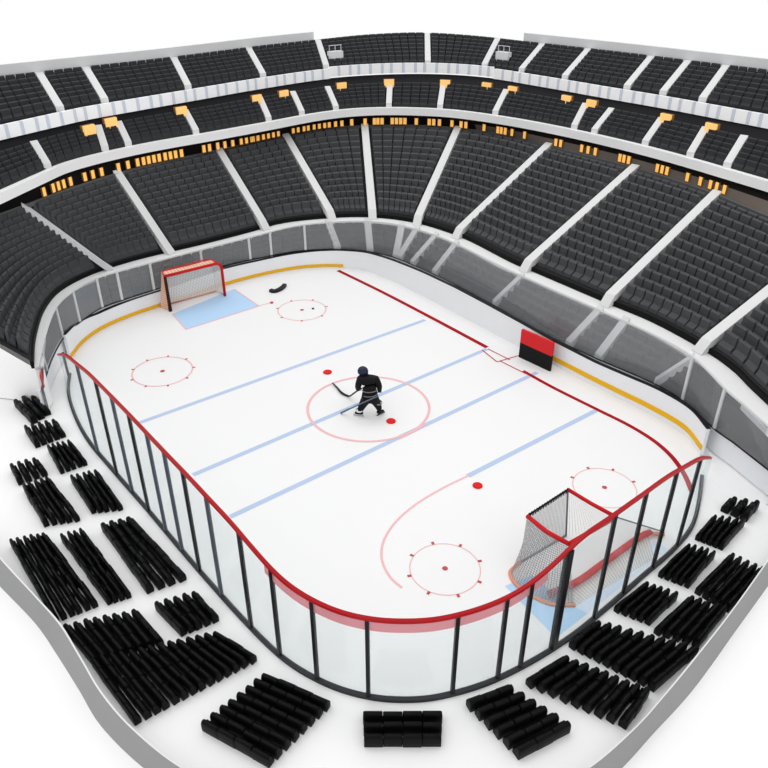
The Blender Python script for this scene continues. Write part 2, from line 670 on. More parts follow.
Z1, Z2, Z3, Z3T, Z4, Z4T, Z5 = 1.8, 4.35, 5.05, 5.40, 6.6, 7.03, 8.0
FRONT = ring([(43.5, 388), (48, 370), (56, 351), (66, 335), (82, 321), (102, 308), (130, 298), (161, 288), (225, 266), (260, 258), (301, 251), (351, 250), (385, 255), (419, 268), (453, 284),
              (487, 302), (552, 338), (592, 357), (654, 384), (682, 400), (700, 416), (716, 431), (732, 442)], .8, 0, 3.0)
R1 = ring([(39.5, 366), (40.5, 345), (43.5, 330), (51, 310), (68, 292), (101, 276), (152, 261), (203, 249), (260, 234), (284, 227), (328, 222), (368, 221), (409, 226), (440, 235), (460, 243), (508, 268),
           (525, 275), (603, 309), (643, 326), (698, 357), (722, 375), (734, 388)], lambda x: float(np.interp(x, [40, 250, 350], [1.38, 1.38, Z1])), 0, 3.0)
R2 = ring([(37, 203), (74, 190), (135, 171), (217, 152), (284, 136), (325, 129.5), (365, 127.5), (410, 127), (460, 130), (510, 138), (552, 149), (637, 171), (714, 196), (730, 203)], Z2, 7, 7)
R3 = ring([(37, 184.5), (68, 171), (135, 154), (217, 139), (260, 131), (318, 120), (350, 116), (385, 114.4), (420, 115), (453, 117), (510, 125), (576, 138), (643, 154), (690, 167), (730, 179)], Z3, 7, 7)
R4 = ring([(37, 130), (85, 119), (135, 110), (200, 98.5), (260, 88), (328, 78), (375, 74.5), (419, 73.5), (455, 74.5), (494, 78), (540, 85.5), (610, 98), (670, 108.5), (730, 120)], Z4, 7, 7)
R5 = ring([(37, 77), (85, 71.5), (135, 66), (200, 58), (260, 50), (318, 43.5), (370, 38), (419, 36), (470, 39), (523, 45), (576, 51), (643, 59), (690, 65), (730, 70)], Z5, 7, 7)
UP = lambda C, dz: Curve(C.P + np.array([0, 0, dz]), raw=True)
R3T, R4T = UP(R3, Z3T - Z3), UP(R4, Z4T - Z4)


class Tier:
    """a raked bank between two ring curves, cut by aisles given as photo points at both ends"""

    def __init__(self, lo, hi, aisles):
        self.lo, self.hi = lo, hi
        self.a = [lo.near_px(*p) for p, q in aisles]
        self.b = [hi.near_px(*q) for p, q in aisles]
        self.ka = np.array([0] + self.a + [1.0])
        self.kb = np.array([0] + self.b + [1.0])
        self.kn = np.arange(len(self.ka), dtype=float)
        self.n = len(self.ka) - 1

    def S(self, w, v):
        """w: section index + fraction, v: 0 low .. 1 high"""
        w = np.asarray(w, float)
        A = self.lo(np.interp(w, self.kn, self.ka))
        B = self.hi(np.interp(w, self.kn, self.kb))
        v = np.asarray(v, float)[..., None]
        return A * (1 - v) + B * v

    def slab(self, name, m, drop=0.0, per=24, label=None, v0=0.0, v1=1.0):
        w = np.linspace(0, self.n, self.n * per + 1)
        bm = NB()
        loft(bm, [self.S(w, 0 * w + v) - [0, 0, drop] for v in np.linspace(v0, v1, 6)])
        return tag(part(name, bm, m, None), label, kind='structure')

    def aisle(self, k, width, m, lift=.12, v0=0.0, v1=1.0, foot=False):
        w = k
        v = np.linspace(v0, v1, 16)
        P = self.S(0 * v + w, v) + [0, 0, lift]
        if foot:
            d = P[1] - P[0]
            d[2] = 0
            d /= np.linalg.norm(d)
            P = np.vstack([P[0] - d * .34 - [0, 0, lift + .10], P])
        n2 = normals(P) * width / 2
        dn = np.array([0, 0, -lift - .05])
        bm = NB()
        capped(bm, [P - n2, P + n2, P + n2 + dn, P - n2 + dn])
        return part('stair_aisle', bm, m, None)

    def locate(self, x, y):
        w = np.linspace(0, self.n, self.n * 60 + 1)
        v = np.linspace(0, 1, 41)
        ww, vv = np.meshgrid(w, v)
        g = pix(self.S(ww, vv))
        i = np.argmin((g[..., 0] - x) ** 2 + (g[..., 1] - y) ** 2)
        return ww.flat[i], vv.flat[i]


PROFILE = [(.02, .0), (.02, .17), (.48, .19), (.58, .43), (.80, .43), (.90, .0)]
PROFILE_LOW = [(.06, .0), (.06, .08), (.50, .08), (.66, .20), (.78, .20), (.86, .0)]


def bank_row(bm, T, s, v0, dv, gap, seat_w=.46, hscale=1.0):
    """one row of joined seats in section s: a single skin with a groove between seats"""
    mid = T.S(np.array([s, s + 1.0]), np.array([v0, v0]))
    ln = T.S(np.linspace(s, s + 1, 30), np.full(30, v0))
    L = np.linalg.norm(np.diff(ln, axis=0), axis=1).sum()
    m = min(.45, gap / max(L, .2))
    Lm = T.S(np.linspace(s, s + 1, 30), np.full(30, .5))
    Lm = np.linalg.norm(np.diff(Lm, axis=0), axis=1).sum()
    ns = max(2, int(round((Lm - 2 * gap) / seat_w)))
    us, hi = [], []
    for j in range(ns):
        for f, h in ((.015, 0), (.075, 1), (.925, 1), (.985, 0)):
            us.append(s + m + (1 - 2 * m) * (j + f) / ns)
            hi.append(h)
    us, hi = np.array(us), np.array(hi)
    cols = []
    for (f1, z1), (f0, z0) in zip(PROFILE, PROFILE_LOW):
        f = np.where(hi, f1, f0)
        z = np.where(hi, z1, z0) * hscale
        cols.append(T.S(us, v0 + dv * f) + np.stack([0 * z, 0 * z, z], 1))
    rows = loft(bm, cols)
    bm.faces.new([r[0] for r in rows])
    bm.faces.new([r[-1] for r in rows])


main_aisles = [((106, 273), (22, 209)), ((169, 257), (118, 175)), ((265, 232), (218, 152)), ((331, 222), (284, 135)), ((372, 221), (364, 128)), ((416, 227), (458, 130)),
               ((456, 241), (549, 148)), ((525, 275), (635, 171)), ((606, 310), (716, 196)), ((698, 357), (828, 250))]
_ws = np.interp(R1.s, [0, .10, .22], [.36, .45, 1])[:, None]
n1 = normals(R1.P) * _ws
WALK_IN = Curve(R1.P - n1 * .30, raw=True)
WALK_OUT = Curve(R1.P + n1 * .40, raw=True)
main = Tier(Curve(WALK_OUT.P + [0, 0, .18], raw=True), R2, main_aisles)
low_aisles = [((79, 320), (73, 300)), ((102, 307), (97, 288)), ((153, 288), (150, 262)), ((203, 272), (202, 250)), ((272, 256), (270, 231)), ((339, 250), (328, 222)), ((370, 252), (368, 221)), ((396, 258), (402, 225)), ((400, 260), (418, 228)), ((412, 265), (438, 234)), ((434, 276), (459, 242)), ((494, 305), (525, 275)), ((569, 346), (603, 309)),
              ((598, 360), (628, 320)), ((654, 384), (697, 356)), ((712, 428), (722, 376))]
FRONTB = Curve(FRONT.P + normals(FRONT.P) * .12 + [0, 0, -.15], raw=True)
low = Tier(FRONTB, WALK_IN, low_aisles)
mid_aisles = [((50, 173), (28, 137)), ((107, 157), (95, 123)), ((130, 152), (113, 117)), ((197, 137), (180, 104)), ((269, 123), (255, 90)), ((302, 117), (288, 85)), ((336, 111), (323, 79)), ((389, 107.7), (390, 74)),
              ((440, 108.5), (445, 74)), ((495, 115), (512, 81)), ((574, 130), (592, 94)), ((594, 135), (621, 100)), ((645, 147), (670, 109)), ((689, 159), (714, 117)), ((725, 170), (752, 124))]
mid = Tier(R3T, R4, mid_aisles)
up_aisles = [((61, 112), (40, 77)), ((106, 102), (86, 71)), ((188, 89), (173, 61)), ((263, 77), (249, 51)), ((327, 69), (318, 43.5)), ((427, 64), (427, 36)), ((484, 67), (497, 42)), ((521, 72), (543, 47)),
             ((564, 79.5), (589, 52)), ((626, 89), (652, 60)), ((662, 96), (688, 65)), ((701, 103), (726, 69))]
upper = Tier(R4T, R5, up_aisles)

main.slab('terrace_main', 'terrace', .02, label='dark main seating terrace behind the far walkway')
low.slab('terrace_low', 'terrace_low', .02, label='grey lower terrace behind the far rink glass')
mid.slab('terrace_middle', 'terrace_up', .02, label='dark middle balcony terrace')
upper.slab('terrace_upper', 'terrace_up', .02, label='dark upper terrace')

for k in range(1, main.n):
    tag(main.aisle(k, .37, 'aisle', .26, foot=True), 'pale stair aisle, %s from left on the main bank' % ordinal(k), kind='structure')
for k in range(6, low.n - 1):
    tag(low.aisle(k, .30, 'aisle', .25), 'pale stair aisle, %s from left behind the far glass' % ordinal(k - 5), kind='structure')
for k in range(1, mid.n):
    tag(mid.aisle(k, .30, 'aisle', .22, 0, .62), 'pale stair aisle, %s from left on the middle balcony' % ordinal(k), kind='structure')
for k in range(1, upper.n):
    tag(upper.aisle(k, .32, 'aisle', .22, 0.02, .98), 'pale stair aisle, %s from left on the upper tier' % ordinal(k), kind='structure')
# dark gangway at the far left of the main bank
wd, vd = main.locate(58, 296)
w2, v2 = main.locate(38, 283)

# walkway ring and black curb
bm = NB()
_wi, _wo = WALK_IN.sub(0, 1, 260), WALK_OUT.sub(0, 1, 260)
capped(bm, [_wi - [0, 0, .12], _wi + [0, 0, .04], _wo + [0, 0, .04], _wo - [0, 0, .12]])
tag(part('trim_1', bm, 'walk', None), 'light grey walkway ring between lower and main banks', kind='structure')
bm = NB()
q = WALK_OUT.sub(0, 1, 260)
bar(bm, q + normals(q) * .05, .10, .26, -.05)
tag(part('trim_2', bm, 'curb', None), 'black curb along the walkway', kind='structure')
# front wall under the lower bank
bm = NB()
q = FRONT.sub(0, 1, 260)
nq = normals(q)
base_q = q.copy(); base_q[:, 2] = 0
o0, o1 = nq * .12, nq * .2
capped(bm, [base_q + o0, q + o0 - [0, 0, .1], q + o1 - [0, 0, .1], base_q + o1])
tag(part('wall_front', bm, 'board', None), 'pale front wall below the lower bank', kind='structure')
# end walls of the bowl
for e, nm in ((0, 'wall_left'), (-1, 'wall_right')):
    bm = NB()
    pts = [FRONT.P[e], WALK_IN.P[e], WALK_OUT.P[e], R2.P[e], R3.P[e], R3T.P[e], R4.P[e], R4T.P[e], R5.P[e]]
    topv = [bm.verts.new(p - [0, 0, .06]) for p in pts]
    botv = [bm.verts.new((p[0], p[1], 0)) for p in pts]
    for i in range(len(pts) - 1):
        bm.faces.new((topv[i], topv[i + 1], botv[i + 1], botv[i]))
    tag(part(nm, bm, 'fascia', None), 'pale end wall of the seating bowl', kind='structure')

# concourse wall, fascia, ribbon, rear walls
w = np.linspace(0, 1, 300)
conc = Tier(R2, R3, [])
conc.ka = np.array([0, .25, .5, .75, 1.0]); conc.n = 4; conc.kn = np.arange(5.)
ck = [R2.near_px(37, 203), R2.near_px(217, 152), R2.near_px(412, 127), R2.near_px(560, 150), R2.near_px(730, 203)]
cb = [R3.near_px(37, 184.5), R3.near_px(217, 139), R3.near_px(412, 114.6), R3.near_px(560, 134), R3.near_px(730, 179)]
conc.ka = np.array([0] + ck + [1.0]); conc.kb = np.array([0] + cb + [1.0]); conc.n = 6; conc.kn = np.arange(7.)
bm = NB()
ww = np.linspace(0, 3.4, 200)
loft(bm, [conc.S(ww, 0 * ww + v) for v in (0, .25, .5, .75, 1)])
tag(part('wall_concourse', bm, 'conc', None), 'black concourse wall with amber lights', kind='structure')
bm = NB()
ww = np.linspace(3.4, 6, 160)
loft(bm, [conc.S(ww, 0 * ww + v) for v in (0, .3, .62)])
tag(part('wall_concourse', bm, 'concgrey', None), 'taupe lower concourse wall at right', kind='structure')
bm = NB()
loft(bm, [conc.S(ww, 0 * ww + v) for v in (.62, .8, 1)])
tag(part('wall_concourse', bm, 'conc', None), 'black upper concourse wall at right', kind='structure')
bm = NB()
ww = np.linspace(0, 6, 300)
q = conc.S(ww, 0 * ww + .0)
bar(bm, q - normals(q) * .05, .12, .16, -.02)
tag(part('trim_3', bm, 'terrace_low', None), 'grey ledge under the concourse lights', kind='structure')
bm = NB()
q = R3.sub(0, 1, 300)
bar(bm, q - normals(q) * .06, .26, Z3T - Z3 + .02)
tag(part('trim_4', bm, 'fascia', None), 'white balcony fascia', kind='structure')
for i, (x0, x1, dz, lb) in enumerate(((None, 328, -.02, 'left'), (328.5, 494, .06, 'middle'), (495, None, -.02, 'right'))):
    t0 = 0 if x0 is None else R4.near_x(x0)
    t1 = 1 if x1 is None else R4.near_x(x1)
    L = (t1 - t0) * R4.len
    n = int(L / .34)
    q = R4.sub(t0, t1, n * 2 + 1) + [0, 0, dz]
    nq = normals(q)
    q = q - nq * .08
    bm = NB()
    rows = loft(bm, [q - nq * .08, q - nq * .08 + [0, 0, .5], q + nq * .08 + [0, 0, .5], q + nq * .08], close=True,
                mis=lambda i: 1 if (i * 7919 % 11) in (1, 4, 8) else 0)
    bm.faces.new([r[0] for r in rows]); bm.faces.new([r[-1] for r in rows])
    o = part('ribbon_board', bm, ('ribbonw', 'ribbonb'), None)
    tag(o, 'white segmented ribbon board below the upper tier, %s stretch' % lb, 'ribbon board', 'ribbon boards of the upper tier')
t0, t1 = R5.near_x(314), R5.near_x(523)
for i, (a, b, nm) in enumerate(((0, t0, 'wall_rear_left'), (t1, 1, 'wall_rear_right'))):
    bm = NB()
    q = R5.sub(a, b, 120)
    bar(bm, q + normals(q) * .1, .22, .66, -.05)
    tag(part(nm, bm, 'greywall', None), 'light grey rear wall above the upper tier', kind='structure')
bm = NB()
q = R5.sub(t0, t1, 80)
bar(bm, q + normals(q) * .3, .6, .42, -.3)
tag(part('wall_rear', bm, 'curb', None), 'black rear wall above the middle of the upper tier', kind='structure')

# landings beside the middle stretch of the upper tier
for (x, y, sx, lb) in ((336, 62, .8, 'pale landing box at the left end of the middle ribbon board'), (503, 63, .8, 'pale landing box at the right end of the middle ribbon board')):
    wv = upper.locate(x, y)
    p = upper.S(wv[0], wv[1])
    p2 = upper.S(wv[0] + .05, wv[1])
    rz = math.atan2(p2[1] - p[1], p2[0] - p[0])
    e = empty('stair_landing', Vector(p), 0)
    tag(e, lb, 'landing')
    bm = NB()
    box(bm, Vector(p) - Vector((0, 0, .05)), sx, .35, .62, rz)
    part('landing_block', bm, 'greywall', e)
    bm = NB()
    c, s_ = math.cos(rz), math.sin(rz)
    for f in (-.46, .0, .46):
        box(bm, Vector(p) + Vector((c * sx * f, s_ * sx * f, .55)), .03, .03, .30, rz)
    box(bm, Vector(p) + Vector((0, 0, .84)), sx, .035, .035, rz)
    part('guard_rail', bm, 'greypost', e)

# ------------------------------------------------------------------ amber lights of the concourse
lx = [37 + 0] * 0
z1 = [125, 152, 168, 184, 203, 247, 270, 295, 345, 375, 402, 420, 436, 452, 468, 484, 500, 515, 532, 600, 615, 640, 660, 685, 708, 725, 740, 757]
z2 = [5, 20, 35, 50, 65, 80, 125, 140, 157, 170, 187, 202, 217, 232, 250, 271, 300, 338, 367, 378, 390, 421, 433, 446, 458, 492, 530, 543, 560, 598, 625, 640, 695, 735, 746, 757]
z3 = [15, 52, 145, 160, 222, 240, 262, 335, 346, 360, 445, 460, 475, 535, 572, 602, 622, 645]
lx = [x * .3385 for x in z1] + [250 + x * .3385 for x in z2] + [508 + x * .3385 for x in z3]
cw = np.linspace(0, 6, 1500)
cmid = conc.S(cw, 0 * cw + .50)
cpx = pix(cmid)[:, 0]
n_l = len(lx)
lamp_me = None
for i, x in enumerate(sorted(lx)):
    k = int(np.argmin(abs(cpx - x)))
    p = cmid[k]
    tg = cmid[min(k + 3, 1499)] - cmid[max(k - 3, 0)]
    rz = math.atan2(tg[1], tg[0])
    if lamp_me is None:
        bm = NB()
        box(bm, (0, 0, -.16), .17, .05, .32, 0)
        me = bpy.data.meshes.new('lamp_pane'); bm.to_mesh(me); bm.free(); me.materials.append(M['amber'])
        bm = NB()
        for sx in (-.095, .095):
            box(bm, (sx, 0, -.18), .02, .07, .36, 0)
        box(bm, (0, 0, -.19), .21, .07, .025, 0)
        mf = bpy.data.meshes.new('lamp_frame'); bm.to_mesh(mf); bm.free(); mf.materials.append(M['amberframe'])
        lamp_me = (me, mf)
    e = empty('concourse_light', Vector(p) + Vector((math.sin(rz), -math.cos(rz), 0)) * .07, rz)
    tag(e, 'small glowing amber light under the white fascia, %s from the left' % ordinal(i + 1), 'light', 'amber lights of the concourse')
    for nm, me in (('light_pane', lamp_me[0]), ('light_frame', lamp_me[1])):
        o = bpy.data.objects.new(nm, me)
        COL.objects.link(o)
        o.parent = e
# lit doorways of the middle balcony
doors = [(88.7, 132), (111, 125), (181, 113), (256, 100), (283, 95.5), (341, 87), (389, 83.6), (445, 84.6), (487, 87), (513, 91), (567, 101.6), (591.6, 105.6), (666, 120), (711, 130)]
for i, (x, y) in enumerate(doors):
    wv = mid.locate(x, y + 4)
    p = mid.S(wv[0], wv[1])
    pa_ = mid.S(max(wv[0] - .05, 0), wv[1]); pb_ = mid.S(wv[0] + .05, wv[1])
    rz = math.atan2(pb_[1] - pa_[1], pb_[0] - pa_[0])
    e = empty('lit_doorway', Vector(p) - Vector((0, 0, .02)), rz)
    tag(e, 'amber lit doorway box below the ribbon board, %s from the left' % ordinal(i + 1), 'doorway', 'lit doorways of the middle balcony')
    bm = NB(); box(bm, (0, -.10, .06), .54, .10, .40)
    me = bpy.data.meshes.new('door_glow'); bm.to_mesh(me); bm.free()
    link('door_glow', me, e, ('portal',))
    bm = NB()
    box(bm, (0, 0, .44), .60, .12, .03)
    for sx in (-.285, .285):
        box(bm, (sx, 0, 0), .03, .12, .44)
    box(bm, (0, -.02, 0), .56, .14, .05)
    me = bpy.data.meshes.new('door_surround'); bm.to_mesh(me); bm.free()
    link('door_surround', me, e, ('amberframe',))

# ------------------------------------------------------------------ far glass on the boards
fgT = empty('far_glass', FRONT(.5))
tag(fgT, 'clear glass screen with pale posts standing on the far boards before the lower bank', 'rink glass')
GT = 2.02
posts_px = [(47, 372), (61.5, 336), (79, 320), (102, 307), (122, 299), (153, 288), (203, 272), (251, 260), (272, 256), (305, 251), (682, 402), (713, 430)]
tp = [FRONT.near_px(*p) for p in posts_px]
cuts = [0] + tp + [1]
extra = [FRONT.near_px(*p) for p in ((351, 250), (419, 268), (487, 302), (552, 338), (620, 370))]
cuts = sorted(cuts + extra)
_u = np.linspace(0, 1, 121)
_wp = pix(WALK_IN(np.linspace(0, 1, 1500)))
_h = []
for t in _u:
    p0 = FRONT(t)
    zz = np.arange(1.3, 2.6, .03)
    c = pix(np.stack([0 * zz + p0[0], 0 * zz + p0[1], zz], 1))
    dmin = np.array([((_wp - k) ** 2).sum(1).min() for k in c])
    _h.append(zz[int(np.argmin(dmin))] + .05)
_h = np.convolve(np.pad(_h, 8, mode='edge'), np.hanning(17) / np.hanning(17).sum(), 'valid')
hfar = lambda t: np.interp(t, _u, _h)
for a, b in zip(cuts[:-1], cuts[1:]):
    if b - a < .003:
        continue
    u = np.linspace(a, b, 16)
    q = FRONT(u)
    nq = normals(q) * .008
    hv = q.copy(); hv[:, 2] = hfar(u)
    lo_ = q.copy(); lo_[:, 2] = .84
    bm = NB()
    capped(bm, [lo_ - nq, lo_ + nq, hv + nq, hv - nq])
    part('glass_panel', bm, 'farglass', fgT)
for t in tp:
    p = FRONT(t)
    bm = NB()
    tg = FRONT(min(t + .003, 1)) - FRONT(max(t - .003, 0))
    box(bm, (p[0], p[1], .84), .10, .05, float(hfar(t)) - .84, math.atan2(tg[1], tg[0]))
    part('post', bm, 'greypost', fgT)
bm = NB()
q = FRONT.sub(0, 1, 260); u = np.linspace(0, 1, 260); q[:, 2] = hfar(u)
bar(bm, q, .05, .05)
part('top_rail', bm, 'greypost', fgT)
bm = NB()
q = FRONT.sub(0, 1, 260)
bar(bm, q, .05, .03, -.0)
part('bottom_rail', bm, 'blackcap', fgT)
bm = NB()
q = FRONT.sub(0, FRONT.near_px(46, 378), 8); q[:, 2] = .82
nq = normals(q) * .02
bm2 = bm
capped(bm, [q - nq, q + nq, q + nq + [0, 0, .45], q - nq + [0, 0, .45]])
part('end_cap', bm, 'tick', fgT)

# ------------------------------------------------------------------ seat rows of the banks
N_MAIN = 13
for s in range(main.n):
    for k in range(N_MAIN):
        bm = NB()
        dv = .93 / N_MAIN
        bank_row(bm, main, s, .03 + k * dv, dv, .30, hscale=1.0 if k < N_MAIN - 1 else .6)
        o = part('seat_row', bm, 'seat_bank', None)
        if s == 0:
            where = 'left of the first aisle'
        elif s == main.n - 1:
            where = 'right of the tenth aisle'
        else:
            where = 'right of the %s aisle' % ordinal(s)
        tag(o, 'charcoal seat row, %s above the walkway, main bank section %s' % (ordinal(k + 1), where), 'seat row', 'seat rows of the main bank')
rest = NB()
for s in range(low.n):
    for k in range(4):
        dv = .80 / 4
        ln = np.linalg.norm(np.diff(low.S(np.linspace(s, s + 1, 20), np.full(20, .5)), axis=0), axis=1).sum()
        if s in (11, 12, 13, 14):
            bm = NB()
            bank_row(bm, low, s, .04 + k * dv, dv, .2, hscale=.7)
            o = part('seat_row', bm, 'seat_low', None)
            where = {11: 'left of red panel', 12: 'right of red panel', 13: 'in narrow section', 14: 'in last section'}[s]
            tag(o, 'dim seat row behind far glass, %s above the boards, %s' % (ordinal(k + 1), where), 'seat row', 'seat rows behind the far glass')
        elif ln > .8 and s > 1:
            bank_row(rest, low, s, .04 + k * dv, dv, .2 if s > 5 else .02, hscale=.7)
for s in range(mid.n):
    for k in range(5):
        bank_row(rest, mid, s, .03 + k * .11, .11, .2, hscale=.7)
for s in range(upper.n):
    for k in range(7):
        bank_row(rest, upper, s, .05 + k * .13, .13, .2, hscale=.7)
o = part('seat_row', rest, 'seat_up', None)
tag(o, 'dark distant seat rows of the upper tiers and behind the end glass', 'seat row', kind='stuff')

# ------------------------------------------------------------------ near seat blocks
# one moulded seat, 1 m wide, 1 m deep, 1 m high in its own box: cushion in front, rounded back behind
def seat_mesh():
    bm = NB()
    prof = [(-.44, .0), (-.47, .40), (-.44, .56), (-.36, .62), (-.20, .63), (-.13, .72), (-.10, .86), (-.03, .95), (.10, 1.0), (.26, 1.0), (.38, .94), (.45, .82), (.46, .40), (.43, .0)]
    xs = [(-.49, .84), (-.475, .95), (-.42, 1.0), (0, 1.0), (.42, 1.0), (.475, .95), (.49, .84)]
    cols = []
    for x, k in xs:
        cols.append([(x, .0 + (y - .0) * (.86 + .14 * k if k < 1 else 1), z * k) for y, z in prof])
    rows = [[bm.verts.new(p) for p in c] for c in cols]
    for a, b in zip(rows[:-1], rows[1:]):
        for i in range(len(a) - 1):
            bm.faces.new((a[i], a[i + 1], b[i + 1], b[i]))
        bm.faces.new((a[-1], a[0], b[0], b[-1]))
    bm.faces.new(rows[0]); bm.faces.new(rows[-1])
    bmesh.ops.recalc_face_normals(bm, faces=bm.faces)
    me = bpy.data.meshes.new('seat')
    bm.to_mesh(me); bm.free()
    me.materials.append(M['seat'])
    for p in me.polygons:
        p.use_smooth = True
    return me


SEAT = seat_mesh()
bm = NB(); box(bm, (0, 0, 0), 1, .5, 1)
BEAM = bpy.data.meshes.new('beam'); bm.to_mesh(BEAM); bm.free(); BEAM.materials.append(M['post'])
# (first row: start, end), (last row: start, end), rows, where
BLOCKS = [
    (((33, 398), (48, 415)), ((18, 405), (35, 423)), 3, 'topmost block at the left'),
    (((55, 425), (64, 437)), ((28, 431), (38, 447)), 5, 'second block down at the left'),
    (((70, 446), (86, 465)), ((50, 451), (63, 473)), 5, 'small block beside the upper left glass'),
    (((36, 464), (45, 476)), ((14, 470), (22, 484)), 4, 'block left of that small one'),
    (((49, 483), (78, 521)), ((26, 490), (47, 526)), 5, 'middle block at the left'),
    (((97, 476), (121, 510)), ((74, 481), (94, 513)), 5, 'block beside the left glass'),
    (((46, 539), (96, 607)), ((14, 545), (57, 622)), 6, 'long block beside the grey parapet'),
    (((83, 535), (129, 598)), ((64, 540), (110, 604)), 4, 'long middle block at lower left'),
    (((130, 523), (183, 581)), ((105, 529), (151, 592)), 4, 'long block beside the left glass'),
    (((195, 598), (216, 622)), ((158, 608), (184, 635)), 5, 'short block beside the glass bend'),
    (((136, 616), (161, 646)), ((68, 630), (98, 665)), 8, 'block above the large corner block'),
    (((216, 638), (255, 662)), ((95, 664), (139, 723)), 14, 'large lower left corner block'),
    (((264, 680), (329, 708)), ((205, 726), (272, 764)), 8, 'block left of the bottom centre'),
    (((363, 719.5), (442, 719.5)), ((364, 742), (441, 742)), 3, 'bottom centre block'),
    (((468, 708), (511, 692)), ((515, 755), (567, 728)), 6, 'block right of the bottom centre'),
    (((528, 686), (566, 663)), ((622, 727), (645, 694)), 9, 'block at the lower right glass bend'),
    (((571, 648), (597, 627)), ((650, 689), (694, 652)), 10, 'wide lower right block'),
    (((656, 634), (690, 602)), ((694, 646), (723, 612)), 5, 'block beside the right parapet'),
    (((616, 612), (645, 588)), ((647, 624), (674, 598)), 5, 'block behind the right goal'),
    (((660, 577), (687, 550)), ((686, 587), (712, 557)), 5, 'small block beside the right glass'),
    (((697, 594), (731, 560)), ((726, 611), (760, 573)), 5, 'block at the right edge'),
    (((697, 540), (713, 521)), ((720, 549), (742, 525)), 5, 'second block down at the right'),
    (((724, 512), (732, 503)), ((743, 520), (754, 507)), 3, 'topmost block at the right'),
]
cen = np.array([0, 21.0, 0])
for (a, b), (c, d_), nrows, where in BLOCKS:
    A, B, C, D = at(*a), at(*b), at(*c), at(*d_)
    pitch = np.linalg.norm((C + D - A - B) / 2) / (nrows - 1)
    for k in range(nrows):
        f = k / (nrows - 1)
        p, q = A * (1 - f) + C * f, B * (1 - f) + D * f
        dd = q - p
        L = np.linalg.norm(dd)
        mid_p = (p + q) / 2
        rz = math.atan2(dd[1], dd[0])
        # local +y is the back: away from the rink
        out = (C + D - A - B)
        yv = np.array([-math.sin(rz), math.cos(rz), 0])
        if yv @ out < 0:
            rz += math.pi
        e = empty('seat_row', Vector((mid_p[0], mid_p[1], -.03)), rz)
        tag(e, 'black seat row, %s from the rink, in the %s' % (ordinal(k + 1), where), 'seat row', 'black seat rows beside the near glass')
        ns = max(3, int(round(L / .40)))
        sw = L / ns
        hgt = .30
        o = bpy.data.objects.new('beam', BEAM)
        COL.objects.link(o); o.parent = e
        o.scale = (L * .98, pitch * .6, .10)
        for j in range(ns):
            o = bpy.data.objects.new('seat', SEAT)
            COL.objects.link(o); o.parent = e
            o.location = ((j + .5) * sw - L / 2, random.uniform(-.012, .012), 0)
            o.scale = (sw, pitch * .88, hgt * random.uniform(.95, 1.05))

# ------------------------------------------------------------------ grey parapet outside the near seats
inner = [(-30, 520), (4, 561), (37, 597), (61, 624), (81, 657), (102, 692), (132, 727), (190, 772), (280, 806), (390, 816), (500, 806), (575, 776), (635, 727), (667, 691), (698, 653), (731, 611), (770, 556), (800, 510)]
outer = [(-38, 545), (2, 588), (37, 625), (58, 656), (78, 688), (103, 728), (170, 786), (270, 826), (390, 838), (510, 826), (600, 786), (658, 728), (690, 693), (712, 664), (731, 637), (772, 580), (806, 530)]
ci = Curve([at(x, y, .45) for x, y in inner], 300)
co = Curve([at(x, y, 0) for x, y in outer], 300)
P, O = ci.sub(0, 1, 200), co.sub(0, 1, 200)
O[:, 2] = -.03
n2 = normals(P)
bm = NB()
Pb = P.copy(); Pb[:, 2] = -.03
lipv = P + (O - P) * np.array([.12, .12, 0])
loft(bm, [Pb, P])
loft(bm, [P, lipv], mi=1)
loft(bm, [lipv, O])
tag(part('wall_outer', bm, ('parapet', 'lip'), None), 'grey sloping parapet around the near seats', kind='structure')

# ------------------------------------------------------------------ goals


def quad_net(bm, a, b, c, d, bulge=None, n=8):
    """net between edge a-b (top) and d-c (bottom), with uv"""
    uvl = bm.loops.layers.uv.verify()
    a, b, c, d = map(np.array, (a, b, c, d))
    g = []
    for i in range(n + 1):
        r = []
        for j in range(n + 1):
            u, v = j / n, i / n
            p = (a * (1 - u) + b * u) * (1 - v) + (d * (1 - u) + c * u) * v
            if bulge is not None:
                p = p + np.array(bulge) * math.sin(math.pi * u) * v
            r.append(bm.verts.new(p))
        g.append(r)
    for i in range(n):
        for j in range(n):
            f = bm.faces.new((g[i][j], g[i][j + 1], g[i + 1][j + 1], g[i + 1][j]))
            for l, (uu, vv) in zip(f.loops, ((j, i), (j + 1, i), (j + 1, i + 1), (j, i + 1))):
                l[uvl].uv = (uu / n, vv / n)


# left goal
g1, g2 = at(170.5, 311), at(225, 296)
dx = (g2 - g1) / np.linalg.norm(g2 - g1)
bk = np.array([-dx[1], dx[0], 0])          # towards the end boards
GH = 1.52
up = np.array([0, 0, 1.0])
goal = empty('hockey_goal', Vector((g1 + g2) / 2))
tag(goal, 'small red framed hockey goal with peach netting before the far end boards', 'goal', 'hockey goals')
arch = [g2 + up * 0.0, g2 + up * (GH - .3), g2 + up * (GH - .12) - dx * .03, g2 + up * (GH - .03) - dx * .12, g2 + up * GH - dx * .26, g1 + up * GH + dx * .0]
bm = NB(); tube(bm, arch, .06, 10)
part('crossbar', bm, 'netred', goal)
bm = NB(); tube(bm, [g1 + up * 0.0, g1 + up * (GH)], [.075, .06], 10)
part('goal_post', bm, 'netdark', goal)
b1, b2 = g1 + bk * .55 - dx * .20, g2 + bk * .62 - dx * .1
t1, t2 = g1 + bk * .36 + up * GH, g2 + bk * .36 + up * GH - dx * .25
bm = NB(); tube(bm, [g1 + up * .05, g1 + bk * .4 + up * .05 - dx * .06, b1 + up * .05, b2 + up * .05, g2 + bk * .3 + up * .05, g2 + up * .05], .03, 8)
part('base_frame', bm, 'peachtube', goal)
